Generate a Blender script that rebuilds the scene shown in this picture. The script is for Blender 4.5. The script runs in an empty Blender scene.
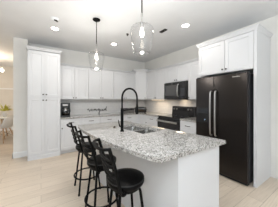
import bpy, bmesh, math, random
from mathutils import Vector, Matrix
random.seed(7)
S = bpy.context.scene
C = S.collection
PI = math.pi

# ------------------------------------------------------------------ camera
cd = bpy.data.cameras.new('camera'); cam = bpy.data.objects.new('camera', cd); C.objects.link(cam)
cd.sensor_width = 36; cd.lens = 36 * 148 / 278; cd.shift_y = -4 / 278; cd.clip_start = .05
cam.location = (0, 0, 1.36); cam.rotation_euler = (PI / 2, 0, math.radians(-33.5))
S.camera = cam

# ------------------------------------------------------------------ world, exposure, large lights
w = bpy.data.worlds.new('world'); S.world = w; w.use_nodes = True
bg = w.node_tree.nodes['Background']; bg.inputs[0].default_value = (.89, .945, 1, 1); bg.inputs[1].default_value = .5
S.view_settings.view_transform = 'Standard'; S.view_settings.look = 'None'
S.view_settings.exposure = 0.76; S.view_settings.gamma = 1; S.view_settings.use_curve_mapping = False


def area(name, loc, rot, sx, sy, power, col):
    l = bpy.data.lights.new(name, 'AREA'); l.shape = 'RECTANGLE'; l.size = sx; l.size_y = sy
    l.energy = power; l.color = col
    o = bpy.data.objects.new(name, l); C.objects.link(o); o.location = loc; o.rotation_euler = rot
    return o


def point(name, loc, power, col, r=.04):
    l = bpy.data.lights.new(name, 'POINT'); l.energy = power; l.color = col; l.shadow_soft_size = r
    o = bpy.data.objects.new(name, l); C.objects.link(o); o.location = loc
    return o


def downlight(name, loc, power, col):
    l = bpy.data.lights.new(name, 'SPOT'); l.energy = power; l.color = col; l.shadow_soft_size = .06
    l.spot_size = math.radians(155); l.spot_blend = .6
    o = bpy.data.objects.new(name, l); C.objects.link(o); o.location = loc
    return o


WARM = (1, .80, .58)
# daylight from the big windows behind the photographer
area('window_daylight', (.0, -7.0, 1.5), (math.radians(90), 0, 0), 5.0, 2.6, 28, (.92, .97, 1))
# added fill aimed upward to brighten the ceiling; no real lamp is here
area('ceiling_fill', (-.65, -.8, 1.65), (PI, 0, 0), 2.6, 2.2, 118, (.84, .925, 1))

# ------------------------------------------------------------------ materials


def mat(name, col, rough=.5, metal=0., spec=.5, emit=0., ecol=None, trans=0.):
    m = bpy.data.materials.new(name); m.use_nodes = True
    b = m.node_tree.nodes['Principled BSDF']
    b.inputs['Base Color'].default_value = (*col, 1); b.inputs['Roughness'].default_value = rough
    b.inputs['Metallic'].default_value = metal; b.inputs['Specular IOR Level'].default_value = spec
    if emit:
        b.inputs['Emission Color'].default_value = (*(ecol or col), 1); b.inputs['Emission Strength'].default_value = emit
    return m


def nodes(m):
    return m.node_tree.nodes, m.node_tree.links, m.node_tree.nodes['Principled BSDF']


def noisy(m, c1, c2, scale, detail=4, stretch=(1, 1, 1), bump=0.):
    n, l, b = nodes(m)
    tc = n.new('ShaderNodeTexCoord'); mp = n.new('ShaderNodeMapping'); mp.inputs['Scale'].default_value = stretch
    t = n.new('ShaderNodeTexNoise'); t.inputs['Scale'].default_value = scale; t.inputs['Detail'].default_value = detail
    r = n.new('ShaderNodeValToRGB')
    r.color_ramp.elements[0].position = .35; r.color_ramp.elements[1].position = .65
    r.color_ramp.elements[0].color = (*c1, 1); r.color_ramp.elements[1].color = (*c2, 1)
    l.new(tc.outputs['Object'], mp.inputs[0]); l.new(mp.outputs[0], t.inputs[0]); l.new(t.outputs[0], r.inputs[0])
    l.new(r.outputs[0], b.inputs['Base Color'])
    if bump:
        bp = n.new('ShaderNodeBump'); bp.inputs['Strength'].default_value = bump; bp.inputs['Distance'].default_value = .004
        l.new(t.outputs[0], bp.inputs['Height']); l.new(bp.outputs[0], b.inputs['Normal'])
    return m


M = {}
M['wall'] = noisy(mat('wall_paint', (.6, .6, .57), .8, spec=.2), (.785, .77, .735), (.815, .80, .765), 3)
M['dining_wall'] = noisy(mat('dining_wall_paint', (.7, .64, .55), .8, spec=.2), (.70, .66, .60), (.74, .70, .64), 3)
M['ceiling'] = noisy(mat('ceiling_paint', (.7, .69, .68), .9, spec=.1), (.79, .80, .81), (.81, .82, .83), 4)
M['white'] = noisy(mat('cabinet_paint', (.8, .79, .77), .38), (.665, .67, .685), (.68, .685, .70), 2)
M['trim'] = mat('trim_paint', (.82, .82, .82), .4)
M['knob'] = mat('dark_pewter', (.05, .045, .04), .4, .8)
M['black'] = mat('matte_black_metal', (.005, .005, .005), .5, 0, .08)
M['leather'] = noisy(mat('black_leather', (.006, .006, .006), .36, 0, .08), (.003, .003, .003), (.005, .0045, .0045), 40, bump=.2)
M['piping'] = mat('black_piping', (.004, .004, .004), .5)
M['blacksteel'] = noisy(mat('black_stainless', (.05, .046, .044), .24, .85), (.036, .032, .030), (.042, .037, .035), 6, stretch=(1, 1, 40))
M['appliance'] = mat('black_appliance', (.012, .012, .013), .22)
M['blackglass'] = mat('black_glass', (.006, .006, .007), .06)
M['darkside'] = mat('charcoal_side', (.035, .037, .042), .4)
M['steel'] = noisy(mat('brushed_steel', (.3, .3, .3), .25, 1), (.38, .38, .37), (.50, .49, .48), 8, stretch=(1, 40, 1))
M['chrome'] = mat('handle_steel', (.48, .47, .46), .3, 1)
M['gasket'] = mat('rubber_black', (.004, .004, .004), .8)
M['plate'] = mat('switch_plate', (.8, .8, .78), .4)
M['wood'] = noisy(mat('pale_wood', (.55, .36, .2), .5), (.50, .31, .17), (.60, .41, .25), 6, stretch=(1, 1, 10))
M['leaf'] = noisy(mat('yellow_green_leaf', (.3, .34, .05), .6), (.30, .32, .03), (.62, .54, .08), 12)
M['vase'] = mat('white_vase', (.75, .74, .72), .3)
M['coffee'] = mat('coffee', (.012, .006, .003), .1)
M['bronze'] = mat('bronze_panel', (.05, .035, .022), .35, .7)
M['grey'] = mat('grey_metal', (.42, .40, .38), .3, .7)
M['bin_metal'] = mat('dark_grey_metal', (.17, .165, .16), .35, .5)
M['lamp'] = mat('lamp_diffuser', (1, .97, .9), .5, emit=14, ecol=(1, .93, .82))
M['bulb'] = mat('bulb_glow', (1, .93, .8), .5, emit=5, ecol=(1, .93, .82))
M['led'] = mat('blue_white_led', (.5, .7, 1), .5, emit=.6)
M['strip'] = mat('warm_light_strip', (1, .8, .55), .5, emit=3, ecol=(1, .78, .5))

# thin clear glass: mostly see-through, mirror-like at grazing angles
m = bpy.data.materials.new('clear_glass'); m.use_nodes = True
n = m.node_tree.nodes; l = m.node_tree.links; n.clear()
o = n.new('ShaderNodeOutputMaterial'); mx = n.new('ShaderNodeMixShader'); tr = n.new('ShaderNodeBsdfTransparent')
gl = n.new('ShaderNodeBsdfGlossy'); gl.inputs['Roughness'].default_value = .04
fr = n.new('ShaderNodeLayerWeight'); fr.inputs['Blend'].default_value = .5
pw = n.new('ShaderNodeMath'); pw.operation = 'POWER'; pw.inputs[1].default_value = 2.6
ml = n.new('ShaderNodeMath'); ml.operation = 'MULTIPLY_ADD'; ml.inputs[1].default_value = .6; ml.inputs[2].default_value = .05
tr.inputs[0].default_value = (.97, .97, .97, 1)
l.new(fr.outputs['Facing'], pw.inputs[0]); l.new(pw.outputs[0], ml.inputs[0]); l.new(ml.outputs[0], mx.inputs[0]); l.new(tr.outputs[0], mx.inputs[1]); l.new(gl.outputs[0], mx.inputs[2]); l.new(mx.outputs[0], o.inputs[0])
M['glass'] = m

# granite
m = mat('speckled_granite', (.7, .69, .66), .05, spec=.85)
n, l, b = nodes(m)
tc = n.new('ShaderNodeTexCoord')
def ramp(src, stops):
    r = n.new('ShaderNodeValToRGB'); e = r.color_ramp.elements
    e[0].position, e[0].color = stops[0][0], (*stops[0][1], 1)
    e[1].position, e[1].color = stops[-1][0], (*stops[-1][1], 1)
    for p, c in stops[1:-1]:
        k = e.new(p); k.color = (*c, 1)
    l.new(src, r.inputs[0]); return r
v1 = n.new('ShaderNodeTexVoronoi'); v1.inputs['Scale'].default_value = 108
v2 = n.new('ShaderNodeTexVoronoi'); v2.inputs['Scale'].default_value = 190
nz = n.new('ShaderNodeTexNoise'); nz.inputs['Scale'].default_value = 14; nz.inputs['Detail'].default_value = 6
for t in (v1, v2, nz): l.new(tc.outputs['Object'], t.inputs[0])
s1 = n.new('ShaderNodeSeparateColor'); l.new(v1.outputs['Color'], s1.inputs[0])
s2 = n.new('ShaderNodeSeparateColor'); l.new(v2.outputs['Color'], s2.inputs[0])
r1 = ramp(s1.outputs[0], [(0, (.13, .125, .12)), (.15, (.23, .22, .21)), (.28, (.46, .445, .425)), (.7, (.53, .515, .49)), (1, (.65, .64, .62))])
r2 = ramp(s2.outputs[1], [(0, (.05, .045, .045)), (.12, (.10, .09, .085)), (.17, (1, 1, 1)), (1, (1, 1, 1))])
r3 = ramp(nz.outputs[0], [(.3, (.84, .83, .82)), (.55, (1, 1, 1))])
a1 = n.new('ShaderNodeMix'); a1.data_type = 'RGBA'; a1.blend_type = 'MULTIPLY'; a1.inputs[0].default_value = 1
a2 = n.new('ShaderNodeMix'); a2.data_type = 'RGBA'; a2.blend_type = 'MULTIPLY'; a2.inputs[0].default_value = 1
l.new(r1.outputs[0], a1.inputs[6]); l.new(r2.outputs[0], a1.inputs[7])
l.new(a1.outputs[2], a2.inputs[6]); l.new(r3.outputs[0], a2.inputs[7]); l.new(a2.outputs[2], b.inputs['Base Color'])
M['granite'] = m

# light oak planks
m = mat('oak_planks', (.6, .48, .36), .42)
n, l, b = nodes(m)
tc = n.new('ShaderNodeTexCoord'); br = n.new('ShaderNodeTexBrick')
br.inputs['Scale'].default_value = 1; br.inputs['Brick Width'].default_value = 1.5; br.inputs['Row Height'].default_value = .18
br.inputs['Mortar Size'].default_value = .0018; br.offset = .37
br.inputs['Color1'].default_value = (.75, .645, .53, 1); br.inputs['Color2'].default_value = (.66, .56, .455, 1); br.inputs['Mortar'].default_value = (.36, .29, .22, 1)
mp = n.new('ShaderNodeMapping'); mp.inputs['Scale'].default_value = (1.2, 22, 1)
nz = n.new('ShaderNodeTexNoise'); nz.inputs['Scale'].default_value = 3; nz.inputs['Detail'].default_value = 6
r = n.new('ShaderNodeValToRGB'); r.color_ramp.elements[0].position = .3; r.color_ramp.elements[0].color = (.86, .84, .82, 1); r.color_ramp.elements[1].position = .7
mu = n.new('ShaderNodeMix'); mu.data_type = 'RGBA'; mu.blend_type = 'MULTIPLY'; mu.inputs[0].default_value = 1
l.new(tc.outputs['Object'], br.inputs[0]); l.new(tc.outputs['Object'], mp.inputs[0]); l.new(mp.outputs[0], nz.inputs[0])
l.new(nz.outputs[0], r.inputs[0]); l.new(br.outputs[0], mu.inputs[6]); l.new(r.outputs[0], mu.inputs[7]); l.new(mu.outputs[2], b.inputs['Base Color'])
M['floor'] = m


# pale wall tile (object x along the wall, object z up)
def tile(name, axis):
    m = mat(name, (.7, .69, .67), .22)
    n, l, b = nodes(m)
    tc = n.new('ShaderNodeTexCoord'); sp = n.new('ShaderNodeSeparateXYZ'); cb = n.new('ShaderNodeCombineXYZ')
    br = n.new('ShaderNodeTexBrick')
    br.inputs['Scale'].default_value = 1; br.inputs['Brick Width'].default_value = .15; br.inputs['Row Height'].default_value = .075
    br.inputs['Mortar Size'].default_value = .0025
    br.inputs['Color1'].default_value = (.78, .77, .755, 1); br.inputs['Color2'].default_value = (.74, .73, .72, 1); br.inputs['Mortar'].default_value = (.68, .67, .66, 1)
    l.new(tc.outputs['Object'], sp.inputs[0]); l.new(sp.outputs[axis], cb.inputs[0]); l.new(sp.outputs[2], cb.inputs[1])
    l.new(cb.outputs[0], br.inputs[0]); l.new(br.outputs[0], b.inputs['Base Color'])
    return m


M['tile_x'] = tile('wall_tile_along_x', 0); M['tile_y'] = tile('wall_tile_along_y', 1)

# ------------------------------------------------------------------ mesh helpers


def BM(): return bmesh.new()


def box(bm, x0, x1, y0, y1, z0, z1):
    v = [bm.verts.new((x, y, z)) for z in (z0, z1) for y in (y0, y1) for x in (x0, x1)]
    for f in ((0, 2, 3, 1), (4, 5, 7, 6), (0, 1, 5, 4), (2, 6, 7, 3), (0, 4, 6, 2), (1, 3, 7, 5)):
        bm.faces.new([v[i] for i in f])
    return bm


def rings(bm, rs, close=True, cap0=True, cap1=True):
    """loft a list of rings (lists of points)"""
    vs = [[bm.verts.new(p) for p in r] for r in rs]
    k = len(rs[0])
    for a, c in zip(vs, vs[1:]):
        for i in range(k if close else k - 1):
            j = (i + 1) % k
            bm.faces.new((a[i], a[j], c[j], c[i]))
    if cap0: bm.faces.new(list(reversed(vs[0])))
    if cap1: bm.faces.new(vs[-1])
    return bm


def lathe(bm, prof, seg=24, cx=0, cy=0, cz=0, cap0=True, cap1=True, axis='z'):
    rs = []
    for r, z in prof:
        r = max(r, .0004)
        ring = []
        for i in range(seg):
            t = 2 * PI * i / seg
            a, c = r * math.cos(t), r * math.sin(t)
            if axis == 'z': ring.append((cx + a, cy + c, cz + z))
            elif axis == 'y': ring.append((cx + a, cy + z, cz - c))
            else: ring.append((cx + z, cy + a, cz + c))
        rs.append(ring)
    return rings(bm, rs, True, cap0, cap1)


def tube(bm, pts, r, seg=8, closed=False):
    pts = [Vector(p) for p in pts]
    N = len(pts); rs = []
    rad = r if isinstance(r, (list, tuple)) else [r] * N
    up = None
    for i, p in enumerate(pts):
        if closed: t = pts[(i + 1) % N] - pts[i - 1]
        else: t = pts[min(i + 1, N - 1)] - pts[max(i - 1, 0)]
        t.normalize()
        if up is None:
            up = t.orthogonal().normalized()
        else:
            up = (up - t * up.dot(t)); up.normalize()
        s = t.cross(up)
        rs.append([p + up * (rad[i] * math.cos(2 * PI * k / seg)) + s * (rad[i] * math.sin(2 * PI * k / seg)) for k in range(seg)])
    if closed:
        rs.append(rs[0]); return rings(bm, rs, True, False, False)
    return rings(bm, rs)


def prism(bm, poly, z0, z1):
    return rings(bm, [[(x, y, z0) for x, y in poly], [(x, y, z1) for x, y in poly]])


def smooth_path(pts, n=6):
    pts = [Vector(p) for p in pts]; out = []
    P = [pts[0]] + pts + [pts[-1]]
    for i in range(1, len(P) - 2):
        for k in range(n):
            t = k / n
            out.append(.5 * ((2 * P[i]) + (P[i + 1] - P[i - 1]) * t + (2 * P[i - 1] - 5 * P[i] + 4 * P[i + 1] - P[i + 2]) * t * t + (3 * P[i] - P[i - 1] - 3 * P[i + 1] + P[i + 2]) * t ** 3))
    out.append(pts[-1]); return out


def obj(name, bm, m, parent=None, smooth=False, bevel=0., kind=None, label=None):
    bmesh.ops.remove_doubles(bm, verts=bm.verts, dist=1e-6)
    bmesh.ops.recalc_face_normals(bm, faces=bm.faces)
    me = bpy.data.meshes.new(name); bm.to_mesh(me); bm.free()
    me.materials.append(M[m] if isinstance(m, str) else m)
    if smooth:
        for p in me.polygons: p.use_smooth = True
        try:
            me.set_sharp_from_angle(angle=math.radians(40))
        except Exception:
            pass
    o = bpy.data.objects.new(name, me); C.objects.link(o)
    if parent: o.parent = parent
    if bevel:
        b = o.modifiers.new('bevel', 'BEVEL'); b.width = bevel; b.segments = 2; b.limit_method = 'ANGLE'
    if kind: o['kind'] = kind
    if label: o['label'] = label
    return o


def tag(o, label, cat, group=None):
    o['label'] = label; o['category'] = cat
    if group: o['group'] = group
    return o


def thing(name, label, cat, loc=(0, 0, 0), rz=0, group=None):
    o = bpy.data.objects.new(name, None); C.objects.link(o); o.empty_display_size = .1
    o.location = loc; o.rotation_euler = (0, 0, rz)
    return tag(o, label, cat, group)


def kids(o): return [c for c in C.objects if c.parent == o]


def dup(root, loc, rz, label):
    r = root.copy(); C.objects.link(r); r.location = loc; r.rotation_euler = (0, 0, rz); r['label'] = label
    for ch in kids(root):
        c = ch.copy(); C.objects.link(c); c.parent = r
        for g in kids(ch):
            d = g.copy(); C.objects.link(d); d.parent = c
    return r


def struct(name, bm, m, **k): return obj(name, bm, m, kind='structure', **k)


# ------------------------------------------------------------------ the setting
H = 2.80
WY, WX = 4.70, 3.37            # face of the wall behind the pantry run / of the refrigerator wall
struct('floor', box(BM(), -5, WX + .15, -5.0, 9.2, -.1, 0), 'floor')
struct('ceiling', box(BM(), -5, WX + .15, -5.0, 9.2, H, H + .1), 'ceiling')
struct('wall_left', box(BM(), -.27, WX + .15, WY, WY + .12, 0, H), 'wall')
struct('wall_passage', box(BM(), -.535, -.27, 4.45, WY + .12, 0, H), 'wall')
struct('wall_right', box(BM(), WX, WX + .15, -5.0, WY, 0, H), 'wall')
struct('wall_light_blocker', box(BM(), -3.35, -3.2, -5.0, 4.45, 0, H), 'wall')  # unseen wall, added to cut the light reaching the island's stool side
struct('wall_dining_side', box(BM(), -.40, -.27, WY + .12, 8.6, 0, H), 'dining_wall')
struct('wall_dining_back', box(BM(), -5, -.27, 8.6, 8.72, 0, H), 'dining_wall')


def base_profile(bm, x0, x1, y, d=.015, h=.13):   # a skirting against a wall facing -y
    rs = []
    for x in (x0, x1):
        rs.append([(x, y, 0), (x, y - d, 0), (x, y - d, h - .025), (x, y - d * .4, h - .005), (x, y, h)])
    return rings(bm, rs)


bm = base_profile(BM(), -.55, -.27, 4.45); box(bm, -.55, -.535, 4.435, WY + .12, 0, .12)
struct('baseboard_passage', bm, 'trim')
struct('baseboard_dining', base_profile(BM(), -5, -.40, 8.6), 'trim')
# wall tile between worktop and wall units
struct('trim_1', box(BM(), .40, WX - .012, WY - .012, WY, .912, 1.375), 'tile_x')
struct('trim_2', box(BM(), WX - .012, WX, 1.93, WY - .012, .912, 1.40), 'tile_y')
# slim picture rail on the far dining wall
struct('trim_3', box(BM(), -5, -.40, 8.58, 8.6, 1.80, 1.86), 'trim')

# ------------------------------------------------------------------ cabinets (local frame: x to the right, front faces -y at y = 0, z up)
RW = -PI / 2                   # rotation of things standing against the right wall


def shaker(x0, x1, z0, z1, t=.02, rail=.06, rec=.009):
    bm = BM()
    f = [(x0, -t, z0), (x1, -t, z0), (x1, -t, z1), (x0, -t, z1)]
    i = [(x0 + rail, -t, z0 + rail), (x1 - rail, -t, z0 + rail), (x1 - rail, -t, z1 - rail), (x0 + rail, -t, z1 - rail)]
    k = .004
    d = [(x0 + rail + k, -t + rec, z0 + rail + k), (x1 - rail - k, -t + rec, z0 + rail + k), (x1 - rail - k, -t + rec, z1 - rail - k), (x0 + rail + k, -t + rec, z1 - rail - k)]
    b = [(x0, 0, z0), (x1, 0, z0), (x1, 0, z1), (x0, 0, z1)]
    rings(bm, [b, f, i, d])
    return bm


def knob(parent, x, z, t=.02):
    bm = lathe(BM(), [(.006, -t), (.006, -t - .012), (.014, -t - .018), (.015, -t - .024), (.010, -t - .030), (0, -t - .031)], 12, x, 0, z, axis='y')
    return obj('knob', bm, 'knob', parent, True)


def pull(parent, x, z, wd=.115, t=.02):
    bm = tube(BM(), [(x - wd / 2, -t, z), (x - wd / 2 + .006, -t - .026, z), (x - wd / 4, -t - .031, z), (x + wd / 4, -t - .031, z), (x + wd / 2 - .006, -t - .026, z), (x + wd / 2, -t, z)], .007, 8)
    return obj('handle', bm, 'knob', parent, True)


def crown(parent, wd, dp, z0, h=.09, left=True, right=True, out=.055):
    bm = BM(); rs = []
    for s, q in ((0, 0), (.012, .10), (.014, .22), (.035, .55), (.048, .72), (.055, .80), (.055, 1), (0.0, 1)):
        s = s * out / .055
        a = -s if left else 0; c = wd + (s if right else 0)
        rs.append([(a, -.02 - s, z0 + h * q), (c, -.02 - s, z0 + h * q), (c, dp, z0 + h * q), (a, dp, z0 + h * q)])
    rings(bm, rs)
    return obj('crown_molding', bm, 'white', parent)


def wall_unit(name, label, cat, loc, rz, wd, dp, hgt, ndoors=2, cr=True, crh=.07, group=None, knobs='inner', cl=True, crr=True):
    t = thing(name, label, cat, loc, rz, group)
    top = hgt - (crh if cr else 0)
    obj('carcass', box(BM(), .001, wd - .001, 0, dp, 0, top), 'white', t)
    g = .005; dw = wd / ndoors
    for i in range(ndoors):
        d = obj('door', shaker(i * dw + g, (i + 1) * dw - g, .006, top - .012), 'white', t)
        if ndoors == 2: kx = dw - .032 if i == 0 else dw + .032
        else: kx = .035 if knobs == 'left' else wd - .035
        knob(d, kx, .045)
    if cr: crown(t, wd, dp, top, crh, cl, crr, .04)
    return t


# pantry
t = thing('pantry_cabinet', 'tall white pantry cabinet with four doors at the left end of the kitchen', 'cabinet', (-.25, 4.09, 0))
PW = .645
obj('carcass', box(BM(), 0, PW, 0, .60, 0, 2.47), 'white', t)
for i in range(2):
    x0, x1 = i * PW / 2 + .004, (i + 1) * PW / 2 - .004
    kx = PW / 2 + (-.032 if i == 0 else .032)
    d = obj('upper_door', shaker(x0, x1, 1.418, 2.455), 'white', t); knob(d, kx, 1.475)
    d = obj('lower_door', shaker(x0, x1, .115, 1.405), 'white', t); knob(d, kx, 1.345)
crown(t, PW, .355, 2.475, .065, out=.034)
bm = BM(); rings(bm, [[(x, 0, 0), (x, -.022, 0), (x, -.022, .075), (x, -.012, .095), (x, 0, .10)] for x in (0, PW)])
obj('toe_molding', bm, 'white', t)

# wall units, left wall
UY = 4.37; UZ = 1.362; UH = .943
G1 = 'white wall cabinets along the pantry wall'
wall_unit('wall_cabinet', 'white two-door wall cabinet right next to the tall pantry', 'cabinet', (.397, UY, UZ), 0, .741, .33, UH, crh=.045, group=G1, cl=False, crr=False)
wall_unit('wall_cabinet', 'white two-door wall cabinet behind the farther pendant, second from the pantry', 'cabinet', (1.138, UY, UZ), 0, .776, .33, UH, crh=.045, group=G1, cl=False, crr=False)
wall_unit('wall_cabinet', 'white two-door wall cabinet behind the tap arch, left of the corner cabinet', 'cabinet', (1.914, UY, UZ), 0, .820, .33, UH, crh=.045, group=G1, cl=False, crr=False)

# diagonal corner unit
t = thing('corner_wall_cabinet', 'taller white single-door diagonal wall cabinet in the corner of the room', 'cabinet', (2.735, UY, UZ), -PI / 4)
dw = (.285 ** 2 + .285 ** 2) ** .5
R45 = Matrix.Rotation(PI / 4, 3, 'Z')
def loc45(x, y):
    p = R45 @ Vector((x - 2.735, y - UY, 0)); return (p.x, p.y)
poly = [loc45(*p) for p in ((2.735, UY), (3.02, 4.085), (WX - .005, 4.085), (WX - .005, WY - .005), (2.735, WY - .005))]
obj('carcass', prism(BM(), poly, 0, .965), 'white', t)
d = obj('door', shaker(.012, dw - .012, .006, .955), 'white', t); knob(d, dw - .05, .045)
bm = BM(); rs = []
cxp = sum(p[0] for p in poly) / 5; cyp = sum(p[1] for p in poly) / 5
for s, q in ((0, 0), (.012, .012), (.02, .03), (.04, .05), (.045, .06), (.045, .08)):
    a0 = (poly[0][0] - s, poly[0][1] - s - .015); a1 = (poly[1][0] + s, poly[1][1] - s - .015)
    rs.append([(*a0, .955 + q), (*a1, .955 + q)] + [(p[0], p[1], .955 + q) for p in poly[2:]])
rings(bm, rs); obj('crown_molding', bm, 'white', t)

# wall units, right wall
UX = 3.02; DR = WX - UX - .005
wall_unit('wall_cabinet', 'white two-door wall cabinet between the corner cabinet and the microwave', 'cabinet', (UX, 4.083, UZ), RW, .960, DR, UH, crh=.045, group='white wall cabinets along the range wall', cl=False, crr=False)
wall_unit('wall_cabinet', 'short white two-door wall cabinet directly above the microwave', 'cabinet', (UX, 3.123, 1.83), RW, .763, DR, UH - .468, crh=.045, group='white wall cabinets along the range wall', cl=False, crr=False)
wall_unit('wall_cabinet', 'narrow white single-door wall cabinet between the microwave and the refrigerator', 'cabinet', (UX, 2.360, UZ), RW, .448, DR, UH, 1, crh=.045, group='white wall cabinets along the range wall', knobs='left', cl=False, crr=False)

# cabinet over the refrigerator with its full-height end panel
FX = 2.78
t = thing('refrigerator_surround_cabinet', 'tall white end panel and two-door cabinet built over the black refrigerator', 'cabinet', (FX, 1.905, 0), RW)
FW = 1.01; FD = WX - FX - .005
obj('carcass', box(BM(), 0, FW - .042, 0, FD, 1.845, 2.44), 'white', t)
obj('end_panel', box(BM(), FW - .042, FW, -.02, FD, 0, 2.44), 'white', t)
mid = .530
for i, (a, c) in enumerate(((.004, mid - .003), (mid + .003, FW - .046))):
    d = obj('door', shaker(a, c, 1.852, 2.43), 'white', t); knob(d, mid + (-.032 if i == 0 else .032), 1.905)
crown(t, FW, FD, 2.437, .065, out=.034)

# base units
TOE = .10
def base_unit(label, loc, rz, wd, dp, drawers=1, doors=2, filler=0., group=None):
    t = thing('base_cabinet', label, 'cabinet', loc, rz, group)
    obj('carcass', box(BM(), .001, wd - .001, 0, dp, TOE, .872), 'white', t)
    obj('toe_kick', box(BM(), .001, wd - .001, .07, dp, 0, TOE), 'white', t)
    g = .003
    if drawers == 1:
        d = obj('drawer', shaker(filler + g, wd - g, .705, .862, rail=.035, rec=.006), 'white', t); pull(d, (filler + wd) / 2, .785)
        dw = (wd - filler) / doors
        for i in range(doors):
            q = obj('door', shaker(filler + i * dw + g, filler + (i + 1) * dw - g, TOE + .008, .697), 'white', t)
            knob(q, (filler + dw + (-.03 if i == 0 else .03)) if doors == 2 else filler + .035, .65)
    else:
        hs = [TOE + .008, .40, .68, .862] if drawers == 3 else [TOE + .008, .48, .862]
        for a, c in zip(hs, hs[1:]):
            d = obj('drawer', shaker(g, wd - g, a + g, c - g, rail=.035, rec=.006), 'white', t); pull(d, wd / 2, (a + c) / 2)
    return t


BY = 4.09
GB = 'white base cabinets along the pantry wall'
xs = [.397, .890, 1.400, 1.930, 2.73]
names = ['white base cabinet under the coffee maker, right beside the pantry',
         'white base cabinet, second from the pantry, below the start of the handwriting sign',
         'white base cabinet third from the pantry, below the end of the handwriting sign',
         'white base cabinet behind the sink tap, nearest the corner on the pantry wall']
for i in range(4):
    base_unit(names[i], (xs[i], BY, 0), 0, xs[i + 1] - xs[i], .60, doors=1 if i < 3 else 2, group=GB)
base_unit('white base cabinet with bar pulls immediately left of the range', (2.73, BY, 0), RW, BY - 3.138, .63, doors=1, filler=.38, group='white base cabinets beside the range')
base_unit('white drawer base cabinet squeezed between the range and the refrigerator', (2.73, 2.358, 0), RW, .442, .63, drawers=3, group='white base cabinets beside the range')

# worktops
def worktop(name, poly, label, z0=.874, z1=.912):
    return tag(obj(name, prism(BM(), poly, z0, z1), 'granite', bevel=.004), label, 'countertop')
worktop('wall_countertop', [(.397, 4.06), (2.70, 4.06), (2.70, 3.139), (WX - .014, 3.139), (WX - .014, WY - .014), (.397, WY - .014)],
        'L-shaped speckled granite worktop running from the pantry round the corner to the range')
worktop('range_side_countertop', [(2.70, 1.925), (WX - .014, 1.925), (WX - .014, 2.357), (2.70, 2.357)],
        'short speckled granite worktop between the range and the refrigerator')

# ------------------------------------------------------------------ island
N_, R_, B_, L_ = Vector((.757, .853)), Vector((1.701, .832)), Vector((1.479, 2.771)), Vector((.544, 2.772))
ax = (L_ - N_); nrm = Vector((-ax.y, ax.x)).normalized()       # points to the stools
if nrm.x > 0: nrm = -nrm
edge = []
for i in range(25):
    s = i / 24
    bow = .105 * (4 * s * (1 - s)) ** .8
    edge.append(N_ + ax * s + nrm * bow)
poly = [(R_.x, R_.y), (B_.x, B_.y)] + [(p.x, p.y) for p in reversed(edge)]
# opening for the sink in the island's own direction
u = (R_ - B_).normalized(); v = Vector((-u.y, u.x))
if v.x < 0: v = -v
SC = Vector((1.262, 1.945))
def isl(a, c): return SC - u * a + v * c         # a along the island (away from camera), c across
bm = BM()
hole = [isl(.345, -.19), isl(.345, .19), isl(-.345, .19), isl(-.345, -.19)]
def fill(z):
    vo = [bm.verts.new((x, y, z)) for x, y in poly]
    vh = [bm.verts.new((p.x, p.y, z)) for p in hole]
    ed = [bm.edges.new((vo[i], vo[(i + 1) % len(vo)])) for i in range(len(vo))] + [bm.edges.new((vh[i], vh[(i + 1) % 4])) for i in range(4)]
    bmesh.ops.triangle_fill(bm, use_beauty=True, edges=ed)
    return vo, vh
o1, h1 = fill(.872); o2, h2 = fill(.910)
for A, B in ((o1, o2), (h1, h2)):
    for i in range(len(A)):
        j = (i + 1) % len(A); bm.faces.new((A[i], A[j], B[j], B[i]))
tag(obj('island_countertop', bm, 'granite'), 'large speckled granite island worktop with a bowed edge over the stools', 'countertop')

# island cabinet
t = thing('kitchen_island_cabinet', 'white island cabinet with plain end panel under the bowed granite top', 'kitchen island', (1.2, 1.8, 0))
def P(x, y): return (x - 1.2, y - 1.8)
a0, a1 = Vector((.985, .872)), Vector((1.63, .872)); sl = ax / ax.y
b0 = a0 + sl * 1.86; b1 = a1 + sl * 1.86
ins = .02
obj('carcass', prism(BM(), [P(a0.x + .0, a0.y + ins), P(a1.x - .004, a1.y + ins), P(b1.x - .004, b1.y - ins), P(b0.x, b0.y - ins)], .10, .66), 'white', t)
obj('apron', rings(BM(), [[(*P(q.x, q.y), z) for q in (a0 + Vector((0, ins)), a1 + Vector((-.004, ins)), b1 + Vector((-.004, -ins)), b0 + Vector((0, -ins)))] for z in (.655, .871)], True, False, False), 'white', t)
obj('toe_kick', prism(BM(), [P(a0.x + .01, a0.y + .03), P(a1.x - .08, a1.y + .03), P(b1.x - .08, b1.y - .03), P(b0.x + .01, b0.y - .03)], 0, .10), 'white', t)
for (p, q, s) in ((a0, a1, 0), (b0, b1, 1)):
    y0 = p.y if not s else p.y - ins
    e = obj('end_panel', prism(BM(), [P(p.x - .004, y0), P(q.x + .004, y0), P(q.x + .004 + sl.x * ins, y0 + ins), P(p.x - .004 + sl.x * ins, y0 + ins)], 0, .871), 'white', t)
e = obj('seating_side_panel', prism(BM(), [P(a0.x - .004, a0.y + ins), P(a0.x, a0.y + ins), P(b0.x, b0.y - ins), P(b0.x - .004, b0.y - ins)], 0, .871), 'white', t)
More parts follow.
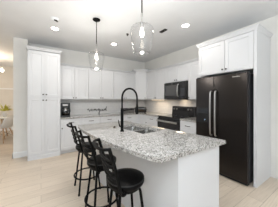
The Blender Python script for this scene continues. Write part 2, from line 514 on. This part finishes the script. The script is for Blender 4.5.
# aisle side: four doors with pulls, drawn in the island's own direction
for i in range(4):
    s0 = .06 + i * .44; s1 = s0 + .43
    dd = a1 + sl * s0; de = a1 + sl * s1
    bm = BM(); dn = Vector((sl.y, -sl.x)).normalized() * .02
    rs = []
    for zz in (.12, .86):
        rs.append([(*P(dd.x, dd.y), zz), (*P(dd.x + dn.x, dd.y + dn.y), zz), (*P(de.x + dn.x, de.y + dn.y), zz), (*P(de.x, de.y), zz)])
    d = obj('door', rings(bm, rs), 'white', t, bevel=.003)
    k = (dd if i % 2 else de) + dn * 1.0; k = k + sl * (.04 if i % 2 else -.04)
    obj('knob', lathe(BM(), [(.006, 0), (.006, .012), (.015, .02), (.010, .03), (0, .031)], 12, P(k.x, k.y)[0], P(k.x, k.y)[1], .79, axis='x'), 'knob', d, True)

# sink: two steel bowls with a flat rim
ang = math.atan2(-u.y, -u.x)                     # local x = away from the camera along the island
t = thing('kitchen_sink', 'double-bowl stainless steel sink set into the island worktop', 'sink', (SC.x, SC.y, .872), ang)
def bowl(x0, x1, y0, y1, dep):
    bm = BM(); rs = []
    for s, z in ((0, 0), (.004, -.02), (.010, -dep + .03), (.03, -dep + .004), (.05, -dep)):
        a, b_, c_, d_ = x0 + s, x1 - s, y0 + s, y1 - s
        r = .05; ring = []
        for cx_, cy_, st in ((b_ - r, d_ - r, 0), (a + r, d_ - r, 1), (a + r, c_ + r, 2), (b_ - r, c_ + r, 3)):
            for k in range(5):
                th = (st + k / 4) * PI / 2; ring.append((cx_ + r * math.cos(th), cy_ + r * math.sin(th), z))
        rs.append(ring)
    return rings(bm, rs, True, False, True)
BOWLS = [(-.335, -.012, -.18, .18, .18), (.012, .335, -.18, .18, .18)]
for q in BOWLS:
    b_ = obj('bowl', bowl(*q), 'steel', t, True)
    cxb = (q[0] + q[1]) / 2
    obj('drain', lathe(BM(), [(.045, -.178), (.045, -.174), (.03, -.176), (0, -.177)], 20, cxb, 0, 0), 'chrome', b_, True)
bm = BM()
for r_ in ((-.344, -.33, -.189, .189), (.33, .344, -.189, .189), (-.33, .33, -.189, -.176), (-.33, .33, .176, .189), (-.018, .018, -.176, .176)):
    box(bm, r_[0], r_[1], r_[2], r_[3], -.006, .004)
obj('rim', bm, 'steel', t, bevel=.001)

# tap with spring arch
t = thing('kitchen_tap', 'tall black spring-neck kitchen tap standing beside the island sink', 'tap', (.955, 1.875, .910), math.radians(6))
obj('base', lathe(BM(), [(.028, 0), (.028, .012), (.021, .02), (.021, .30), (.017, .315), (.012, .33)], 20), 'black', t, True)
pts = [(0, 0, .325), (0, 0, .45)] + [(.135 - .135 * math.cos(k / 10 * PI), 0, .475 + .135 * math.sin(k / 10 * PI)) for k in range(11)] + [(.27, 0, .42), (.27, 0, .385)]
arch = obj('spring_arch', tube(BM(), pts, .0105, 10), 'black', t, True)
sp = smooth_path(pts, 6); coil = []
L = len(sp)
for i in range(0, (L - 1) * 6):
    f = i / 6; k = int(f); p = sp[k].lerp(sp[k + 1], f - k); tg = (sp[k + 1] - sp[k]).normalized()
    up = Vector((0, 1, 0)); s_ = tg.cross(up)
    th = i * 2 * PI / 6 * 1.0
    coil.append(p + up * (.0125 * math.cos(th)) + s_ * (.0125 * math.sin(th)))
obj('spring_coil', tube(BM(), coil, .0028, 4), 'black', arch)
obj('spray_head', lathe(BM(), [(.012, .39), (.017, .37), (.019, .27), (.022, .25), (.020, .225), (0, .222)], 16, .27, 0, 0), 'black', t, True)
obj('holder_arm', tube(BM(), [(0, 0, .29), (.13, 0, .30), (.252, 0, .31)], .008, 8), 'black', t, True)
obj('lever', tube(BM(), [(0, .018, .06), (-.004, .05, .065), (-.012, .062, .10), (-.018, .068, .155)], [.012, .012, .007, .006], 8), 'black', t, True)
bm = lathe(BM(), [(.018, 0), (.018, .012), (.012, .02), (0, .022)], 14)
o = obj('sink_air_switch', bm, 'bronze', None, True); o.location = (.985, 2.20, .910)
tag(o, 'small dark round button set in the island granite left of the tap', 'button')

# ------------------------------------------------------------------ refrigerator
t = thing('refrigerator', 'black stainless side-by-side refrigerator with long handles at the right of the kitchen', 'refrigerator', (2.64, 1.880, 0), RW)
W_ = .905
obj('body', box(BM(), .002, W_ - .001, .080, .72, .045, 1.775), 'darkside', t, bevel=.004)
SP = .375
fz = obj('freezer_door', box(BM(), 0, SP - .004, 0, .075, .055, 1.785), 'blacksteel', t, bevel=.008)
fd = obj('fridge_door', box(BM(), SP + .004, W_, 0, .075, .055, 1.785), 'blacksteel', t, bevel=.008)
obj('hinge_cover', box(BM(), W_ - .16, W_ - .01, .02, .14, 1.786, 1.803), 'darkside', t, bevel=.004)
obj('hinge_cover', box(BM(), .01, .14, .02, .14, 1.786, 1.803), 'darkside', t, bevel=.004)
obj('toe_grille', box(BM(), .01, W_ - .01, .03, .10, .015, .053), 'gasket', t)
for x in (.05, W_ - .05):
    obj('foot', lathe(BM(), [(.022, 0), (.022, .02), (.012, .022), (.012, .05)], 12, x, .07, 0), 'chrome' if x > .5 else 'gasket', t, True)
for d, x in ((fz, SP - .043), (fd, SP + .047)):
    pts = [(x, .002, .70), (x, -.035, .715), (x, -.052, .78), (x, -.058, 1.10), (x, -.052, 1.43), (x, -.035, 1.50), (x, .002, 1.515)]
    bm = tube(BM(), smooth_path(pts, 4), .0135, 10)
    obj('handle', bm, 'chrome', d, True)
bm = box(BM(), .015, SP - .075, -.004, .004, .905, 1.20)
disp = obj('ice_dispenser', bm, 'appliance', fz, bevel=.003)
dp = BM()
box(dp, .04, SP - .10, -.0055, 0, .93, 1.09)
# panels at top level of the door: recess and display belong to the dispenser's door
obj('dispenser_recess', dp, 'gasket', fz)
obj('dispenser_display', box(BM(), .06, SP - .12, -.0055, 0, 1.12, 1.18), 'blackglass', fz)
obj('dispenser_light', lathe(BM(), [(.008, -.006), (.006, -.008), (0, -.009)], 12, .20, 0, .975, axis='y'), 'led', fz)
bm = BM(); x = W_ - .215
for k, wv in enumerate((.012, .008, .010, .006, .010, .012, .008, .009)):
    box(bm, x, x + wv, -.0022, 0, 1.725, 1.738 + (.004 if k in (0, 5) else 0)); x += wv + .005
obj('badge', bm, 'chrome', fd)

# ------------------------------------------------------------------ range
t = thing('kitchen_range', 'black electric range with raised control panel between the base cabinets', 'stove', (2.72, 3.135, 0), RW)
RW_ = .772
obj('body', box(BM(), .003, RW_ - .003, 0, .62, .03, .905), 'appliance', t, bevel=.004)
ct = obj('cooktop', box(BM(), 0, RW_, -.03, .62, .906, .921), 'blackglass', t, bevel=.004)
for x, y, r_ in ((.19, .14, .10), (.57, .14, .08), (.19, .42, .08), (.57, .42, .10)):
    bm = BM(); lathe(bm, [(r_, .9212), (r_, .9218), (r_ - .006, .9218), (r_ - .006, .9212)], 28, x, y, 0, False, False)
    obj('burner_ring', bm, 'darkside', ct)
cp = BM()
rings(cp, [[(x, .53, .921), (x, .555, 1.155), (x, .575, 1.168), (x, .62, 1.168), (x, .62, .921)] for x in (0, RW_)])
cpo = obj('control_panel', cp, 'appliance', t, bevel=.004)
for x in (.085, .18, .58, .675):
    bm = lathe(BM(), [(.024, .012), (.022, -.016), (.017, -.022), (0, -.023)], 16, x, .545, 1.09, axis='y')
    obj('knob', bm, 'chrome', cpo, True)
obj('clock_display', box(BM(), .27, .50, .538, .56, 1.055, 1.125), 'blackglass', cpo)
od = obj('oven_door', box(BM(), .006, RW_ - .006, -.04, 0, .215, .855), 'appliance', t, bevel=.006)
obj('oven_window', box(BM(), .12, RW_ - .12, -.043, -.03, .33, .68), 'blackglass', od)
bm = tube(BM(), [(.04, -.09, .80), (RW_ - .04, -.09, .80)], .022, 10)
for x in (.085, RW_ - .085): tube(bm, [(x, -.09, .80), (x, -.035, .80)], .010, 8)
obj('handle', bm, 'chrome', od, True)
obj('storage_drawer', box(BM(), .006, RW_ - .006, -.035, 0, .045, .205), 'appliance', t, bevel=.006)

# ------------------------------------------------------------------ microwave
t = thing('microwave_oven', 'black over-the-range microwave hung under the short wall cabinet', 'microwave', (2.93, 3.130, 1.368), RW)
obj('body', box(BM(), 0, .758, .03, .42, 0, .452), 'appliance', t, bevel=.004)
d = obj('door', box(BM(), .002, .565, 0, .03, .006, .446), 'appliance', t, bevel=.006)
obj('window', box(BM(), .06, .46, -.003, .01, .09, .37), mat('microwave_window', (.07, .07, .072), .2), d)
bm = tube(BM(), smooth_path([(.525, .002, .07), (.525, -.03, .09), (.525, -.042, .225), (.525, -.03, .36), (.525, .002, .38)], 4), .013, 10)
obj('handle', bm, 'chrome', d, True)
cpn = obj('control_panel', box(BM(), .569, .756, 0, .03, .006, .446), 'appliance', t, bevel=.006)
obj('display', box(BM(), .60, .73, -.002, .01, .34, .40), 'blackglass', cpn)
bm = box(BM(), .605, .727, -.002, .005, .08, .28)
obj('keypad', bm, 'darkside', cpn)
bm = BM(); x = .27
for wv in (.010, .007, .009, .006, .009): box(bm, x, x + wv, -.0015, .005, .408, .418); x += wv + .004
obj('badge', bm, 'chrome', d)
obj('hood_vent', box(BM(), .05, .70, .06, .30, -.012, 0), 'darkside', t)
obj('hood_lamp', box(BM(), .30, .46, .31, .38, -.004, 0), 'strip', t)

# light bar under the wall cabinet left of the microwave
t = thing('under_cabinet_light', 'slim warm light bar under the wall cabinet left of the microwave', 'light', (3.12, 3.62, UZ))
obj('housing', box(BM(), -.03, .03, -.30, .30, -.016, 0), 'trim', t)
obj('diffuser', box(BM(), -.02, .02, -.28, .28, -.020, -.016), 'strip', t)
area('under_cabinet_glow', (3.12, 3.62, UZ - .03), (0, 0, 0), .05, .56, 1.0, WARM)
area('hood_glow', (3.15, 2.74, 1.343), (0, 0, 0), .16, .20, .4, WARM)

# ------------------------------------------------------------------ small things on the worktops
t = thing('coffee_maker', 'black drip coffee maker with glass carafe on the worktop beside the pantry', 'coffee maker', (.54, 4.36, .912), math.radians(-8))
obj('base', box(BM(), -.115, .115, -.13, .13, 0, .04), 'appliance', t, bevel=.008)
obj('water_tank', box(BM(), -.115, .115, .03, .13, .04, .27), 'appliance', t, bevel=.006)
tp = obj('brew_head', box(BM(), -.115, .115, -.13, .13, .27, .36), 'appliance', t, bevel=.010)
obj('steel_band', box(BM(), -.06, .06, -.134, -.12, .280, .330), 'grey', tp, bevel=.002)
obj('side_column', box(BM(), -.115, -.085, -.12, .05, .04, .275), 'appliance', t)
cf = obj('carafe', lathe(BM(), [(.062, .042), (.075, .06), (.080, .11), (.070, .165), (.052, .20), (.054, .215)], 24, 0, -.045, 0, True, False), 'glass', t, True)
obj('coffee', lathe(BM(), [(.058, .046), (.071, .062), (.075, .11), (0, .112)], 24, 0, -.045, 0), 'coffee', cf, True)
obj('lid', lathe(BM(), [(.055, .213), (.055, .228), (.03, .238), (0, .24)], 20, 0, -.045, 0), 'chrome', cf, True)
obj('collar', lathe(BM(), [(.066, .166), (.060, .188), (.062, .19), (.068, .168)], 24, 0, -.045, 0, False, False), 'chrome', cf, True)
obj('handle', tube(BM(), smooth_path([(.058, -.07, .205), (.105, -.095, .20), (.11, -.10, .12), (.075, -.08, .08)], 5), .009, 8), 'appliance', cf, True)

t = thing('toaster', 'black toaster in the worktop corner behind the tap', 'toaster', (2.86, 4.22, .912), math.radians(-38))
bm = BM()
rs = []
for s, z in ((.012, .012), (.0, .03), (0, .15), (.012, .18), (.035, .195)):
    a, c = .20 - s, .095 - s; r = .03; ring = []
    for cx_, cy_, st in ((a - r, c - r, 0), (-a + r, c - r, 1), (-a + r, -c + r, 2), (a - r, -c + r, 3)):
        for k in range(5):
            th = (st + k / 4) * PI / 2; ring.append((cx_ + r * math.cos(th), cy_ + r * math.sin(th), z))
    rs.append(ring)
obj('shell', rings(bm, rs), 'appliance', t, True)
obj('front_plate', box(BM(), -.13, .13, -.099, -.09, .05, .11), 'bronze', t, bevel=.003)
for y in (-.03, .03): obj('bread_slot', box(BM(), -.13, .13, y - .013, y + .013, .190, .197), 'gasket', t)
obj('lever', box(BM(), .198, .225, -.02, .02, .10, .115), 'appliance', t, bevel=.003)
for x in (-.15, .15):
    for y in (-.06, .06): obj('foot', lathe(BM(), [(.012, 0), (.012, .014)], 10, x, y, 0), 'gasket', t)

t = thing('bread_bin', 'low dark grey bread bin with black lid on the worktop just right of the tap', 'bread bin', (2.45, 4.40, .912), math.radians(-6))
obj('bin', box(BM(), -.20, .20, -.11, .11, 0, .12), 'bin_metal', t, bevel=.008)
lid = obj('lid', box(BM(), -.208, .208, -.118, .118, .121, .155), 'appliance', t, bevel=.008)
obj('handle', tube(BM(), [(-.05, -.118, .138), (-.045, -.135, .138), (.045, -.135, .138), (.05, -.118, .138)], .006, 8), 'chrome', lid, True)

# black wire script leaning against the wall tile
trace = [(0, .30), (.02, .52), (.045, .30), (.06, .12), (.085, .30), (.11, .46), (.135, .40), (.13, .28), (.105, .30), (.12, .17), (.16, .20), (.20, .44), (.235, .40), (.225, .22), (.20, .26), (.215, .42), (.25, .40), (.255, .18), (.29, .24),
         (.32, .44), (.35, .42), (.345, .22), (.315, .24), (.33, .40), (.355, .40), (.36, .05), (.355, -.25), (.335, -.28), (.335, -.10), (.38, .14), (.41, .40), (.40, .20), (.43, .14), (.455, .40), (.45, .18), (.48, .16),
         (.51, .40), (.545, .42), (.535, .22), (.505, .22), (.52, .40), (.55, .38), (.575, .75), (.585, .82), (.568, .60), (.562, .20), (.59, .16)]
S_ = .20
pts = smooth_path([(1.19 + x * 1.06, 0, .970 + min(z, .74) * S_) for x, z in trace], 4)
o = obj('script_sign', tube(BM(), [(p.x - 1.5, 0, p.z - .912) for p in pts], .0062, 6), 'black', None, True)
o.location = (1.5, 4.665, .912)
tag(o, 'black wire handwriting sign standing on the worktop against the pale wall tile', 'sign')

# ------------------------------------------------------------------ bar stools


def make_stool():
    t = thing('bar_stool', 'near', 'bar stool', group='black swivel bar stools along the island')
    st = obj('seat', lathe(BM(), [(.148, .608), (.162, .613), (.168, .625), (.169, .642), (.162, .657), (.138, .668), (.085, .673), (0, .675)], 36), 'leather', t, True)
    ring = lambda r, z: [(r * math.cos(2 * PI * k / 36), r * math.sin(2 * PI * k / 36), z) for k in range(36)]
    obj('piping', tube(BM(), ring(.163, .654), .005, 6, True), 'piping', st, True)
    obj('swivel_plate', lathe(BM(), [(.06, .565), (.13, .572), (.146, .595), (.146, .607)], 24), 'black', t, True)
    for k in range(4):
        a = PI / 4 + k * PI / 2
        pr = [(.05, .576), (.11, .576), (.132, .560), (.145, .49), (.178, .25), (.215, 0.004)]
        lg = obj('leg', tube(BM(), smooth_path([(r * math.cos(a), r * math.sin(a), z) for r, z in pr], 4), .0125, 8), 'black', t, True)
        obj('foot_cap', lathe(BM(), [(.015, 0), (.016, .02), (.013, .025)], 10, .215 * math.cos(a), .215 * math.sin(a), 0), 'gasket', lg, True)
    obj('footrest', tube(BM(), ring(.186, .215), .011, 8, True), 'black', t, True)
    for s in (-1, 1):
        pr = [(-.04, .11 * s, .59), (-.085, .150 * s, .595), (-.115, .160 * s, .63), (-.135, .163 * s, .72), (-.170, .165 * s, .86), (-.203, .166 * s, .97), (-.208, .166 * s, .994)]
        obj('back_post', tube(BM(), smooth_path(pr, 5), .0135, 8), 'black', t, True)
    def slat(z, x, hw, r, name, bulge):
        pts = []
        for i in range(17):
            f = i / 16 * 2 - 1
            pts.append((x - bulge * math.sqrt(max(0, 1 - abs(f) ** 2.6)), f * hw, z))
        return obj(name, tube(BM(), pts, r, 8), 'black', t, True)
    for z, x in ((.725, -.137), (.778, -.149), (.832, -.162), (.886, -.177)):
        slat(z, x, .162, .010, 'back_slat', .04)
    slat(.982, -.203, .168, .0125, 'top_rail', .075)
    return t


s0 = make_stool()
s0.location = (.648, 1.195, 0); s0.rotation_euler = (0, 0, math.radians(-5)); s0['label'] = 'nearest black bar stool with round padded seat, closest to the island end panel'
dup(s0, (.60, 1.70, 0), math.radians(2), 'middle black bar stool of the three along the bowed island edge')
dup(s0, (.60, 2.36, 0), math.radians(0), 'farthest black bar stool, at the pantry end of the island')

# ------------------------------------------------------------------ ceiling things
GP = 'clear glass pendants over the island'


def pendant(label, x, y, zb):
    """zb: height of the open lower rim of the glass"""
    t = thing('pendant_light', label, 'pendant light', (x, y, zb), 0, GP)
    top = H - zb
    obj('canopy', lathe(BM(), [(.066, top), (.066, top - .012), (.05, top - .022), (.012, top - .028)], 24), 'black', t, True)
    obj('rod', lathe(BM(), [(.0075, top - .02), (.0075, .47)], 10), 'black', t, True)
    sk = obj('socket', lathe(BM(), [(.007, .475), (.012, .465), (.012, .435), (.008, .425), (.010, .38), (.020, .365), (.020, .325), (.015, .315), (.015, .30), (0, .299)], 16), 'grey', t, True)
    obj('bulb', lathe(BM(), [(.011, .30), (.014, .285), (.022, .255), (.024, .23), (.020, .208), (.010, .196), (0, .194)], 16), 'bulb', sk, True)
    out = [(.020, .356), (.022, .345), (.034, .336), (.080, .326), (.115, .312), (.133, .292), (.139, .266), (.136, .23), (.122, .13), (.107, .035), (.101, .012), (.092, .002), (.084, 0)]
    bm = BM(); lathe(bm, out, 40, cap0=False, cap1=False)
    tube(bm, [(.084 * math.cos(2 * PI * k / 40), .084 * math.sin(2 * PI * k / 40), .001) for k in range(40)], .003, 6, True)
    obj('glass_shade', bm, 'glass', t, True)
    point('pendant_glow', (x, y, zb + .12), 10.5, (1, .95, .88), .03)
    return t


pendant('clear glass pendant over the near end of the island, largest in view', .995, 1.44, 1.905)
pendant('clear glass pendant over the far end of the island, with its black ceiling canopy', .832, 2.644, 1.885)

GC = 'recessed ceiling lights'
for (x, y, lb) in ((.236, 3.443, 'round recessed ceiling light in front of the tall pantry'), (1.579, 3.56, 'round recessed ceiling light between the two glass pendants'), (2.344, 1.902, 'round recessed ceiling light in front of the refrigerator')):
    t = thing('recessed_light', lb, 'ceiling light', (x, y, H), 0, GC)
    obj('trim_ring', lathe(BM(), [(.082, 0), (.080, -.006), (.068, -.009), (.063, -.003), (.063, 0)], 28, cap0=False, cap1=False), 'trim', t, True)
    obj('diffuser', lathe(BM(), [(.063, -.002), (.05, -.006), (0, -.008)], 28), 'lamp', t, True)
    downlight('recessed_glow', (x, y, H - .03), 9.5, (1, .95, .88))
t = thing('smoke_detector', 'small round white ceiling detector with a dark slot above the pantry light', 'smoke detector', (.205, 3.03, H))
obj('housing', lathe(BM(), [(.07, 0), (.068, -.018), (.055, -.034), (.03, -.042), (0, -.043)], 28), 'ceiling', t, True)
bm = BM(); rs = []
for r_, z in ((.060, -.024), (.046, -.047), (.030, -.052), (.036, -.036)):
    rs.append([(r_ * math.cos(a), r_ * math.sin(a), z) for a in [math.radians(-110 + 10 * k) for k in range(12)]])
obj('sensor_slot', rings(bm, rs, False, False, False), 'knob', t)
o = obj('ceiling_sprinkler', lathe(BM(), [(.030, 0), (.028, -.008), (.010, -.012), (.010, -.030), (.020, -.034), (.020, -.037), (0, -.038)], 16), 'knob', None, True)
o.location = (1.585, 2.853, H); tag(o, 'tiny dark ceiling fitting beside the nearer pendant glass', 'ceiling fitting')
t = thing('ceiling_vent', 'small dark slotted vent in the ceiling above the range', 'vent', (2.13, 2.30, H), math.radians(0))
bm = BM(); box(bm, -.035, -.028, -.085, .085, -.014, 0); box(bm, .028, .035, -.085, .085, -.014, 0); box(bm, -.028, .028, -.085, -.078, -.014, 0); box(bm, -.028, .028, .078, .085, -.014, 0)
obj('frame', bm, 'knob', t)
for k in range(4): obj('slat', box(BM(), -.028, .028, -.065 + k * .038, -.045 + k * .038, -.012, -.002), 'knob', t)

# ------------------------------------------------------------------ dining room seen past the wall end
t = thing('dining_table', 'round white dining table in the room beyond the passage', 'table', (-1.29, 7.04, 0))
obj('tabletop', lathe(BM(), [(.53, .715), (.55, .725), (.55, .745), (.54, .752), (0, .752)], 40), 'vase', t, True)
for k in range(4):
    a = PI / 4 + k * PI / 2
    obj('leg', tube(BM(), [(.20 * math.cos(a), .20 * math.sin(a), .72), (.36 * math.cos(a), .36 * math.sin(a), 0)], [.024, .016], 10), 'wood', t, True)
t = thing('potted_plant', 'yellow-green leafy plant in a white vase on the dining table', 'plant', (-1.06, 6.92, .752))
obj('vase', lathe(BM(), [(.04, 0), (.06, .03), (.065, .09), (.045, .15), (.03, .18), (.034, .20)], 20, cap1=False), 'vase', t, True)
bm = BM()
for k in range(40):
    a = random.uniform(0, 2 * PI); e = random.uniform(.2, 1.2); L_l = random.uniform(.14, .24)
    d = Vector((math.cos(a) * math.cos(e), math.sin(a) * math.cos(e), math.sin(e))); s = d.cross(Vector((0, 0, 1))).normalized()
    b_ = Vector((0, 0, .19)) + d * random.uniform(.02, .10); wd = random.uniform(.025, .04)
    v = [bm.verts.new(p) for p in (b_, b_ + d * L_l * .4 + s * wd, b_ + d * L_l + Vector((0, 0, -.02)), b_ + d * L_l * .4 - s * wd, b_ + d * L_l * .4 + Vector((0, 0, .012)))]
    for i in range(4): bm.faces.new((v[i], v[(i + 1) % 4], v[4]))
obj('foliage', bm, 'leaf', t)
bm = BM()
for k in range(6):
    a = k * PI / 3; tube(bm, [(0, 0, .10), (.01 * math.cos(a), .01 * math.sin(a), .19), (.06 * math.cos(a), .06 * math.sin(a), .30)], .003, 5)
obj('stem', bm, 'leaf', t)

t = thing('dining_chair', 'white shell dining chair with wooden dowel legs at the far table', 'chair', (-1.02, 6.42, 0), math.radians(145))
bm = BM(); prof = [(.23, .47), (.20, .455), (.05, .435), (-.12, .435), (-.19, .47), (-.225, .56), (-.25, .70), (-.262, .80)]
hw = [.19, .21, .225, .225, .23, .225, .20, .14]
for th in (0,):
    rs = []
    for (x, z), w_ in zip(prof, hw):
        ring = []
        for i in range(9):
            f = i / 8 * 2 - 1
            lift = .07 * abs(f) ** 3 if z < .55 else 0; fw = .06 * abs(f) ** 2 if z >= .47 and x < 0 else 0
            ring.append((x + fw, f * w_, z + lift))
        rs.append(ring)
    rings(bm, rs, False, False, False)
so = obj('shell', bm, 'vase', t, True); md = so.modifiers.new('thick', 'SOLIDIFY'); md.thickness = .012
for sx in (-1, 1):
    for sy in (-1, 1):
        obj('leg', tube(BM(), [(.11 * sx, .11 * sy, .425), (.22 * sx, .22 * sy, 0)], [.016, .011], 8), 'wood', t, True)
bm = BM()
for sx in (-1, 1): tube(bm, [(.13 * sx, -.13, .34), (.18 * sx, .18, .16)], .004, 5); tube(bm, [(.13 * sx, .13, .34), (.18 * sx, -.18, .16)], .004, 5)
obj('cross_brace', bm, 'black', t)

t = thing('dining_chandelier', 'dark hub chandelier with glowing white globes hung in the dining room', 'chandelier', (-1.42, 6.6, 0))
obj('canopy', lathe(BM(), [(.06, H), (.06, H - .02), (.01, H - .03)], 20), 'black', t, True)
obj('rod', lathe(BM(), [(.008, H - .02), (.008, 2.40)], 8), 'black', t, True)
obj('hub', lathe(BM(), [(.008, 2.46), (.05, 2.45), (.055, 2.41), (.045, 2.38), (0, 2.375)], 20), 'black', t, True)
for k in range(6):
    a = k * PI / 3 + .3
    arm = obj('arm', tube(BM(), [(.05 * math.cos(a), .05 * math.sin(a), 2.41), (.34 * math.cos(a), .34 * math.sin(a), 2.42)], .007, 8), 'chrome', t, True)
    obj('globe', lathe(BM(), [(.0, 2.29)] + [(.05 * math.sin(j / 8 * PI), 2.34 - .05 * math.cos(j / 8 * PI)) for j in range(1, 8)] + [(.012, 2.40), (.010, 2.42)], 16, .34 * math.cos(a), .34 * math.sin(a), 0), 'bulb', arm, True)
point('chandelier_glow', (-1.42, 6.6, 2.22), 22, (1, .80, .58), .15)
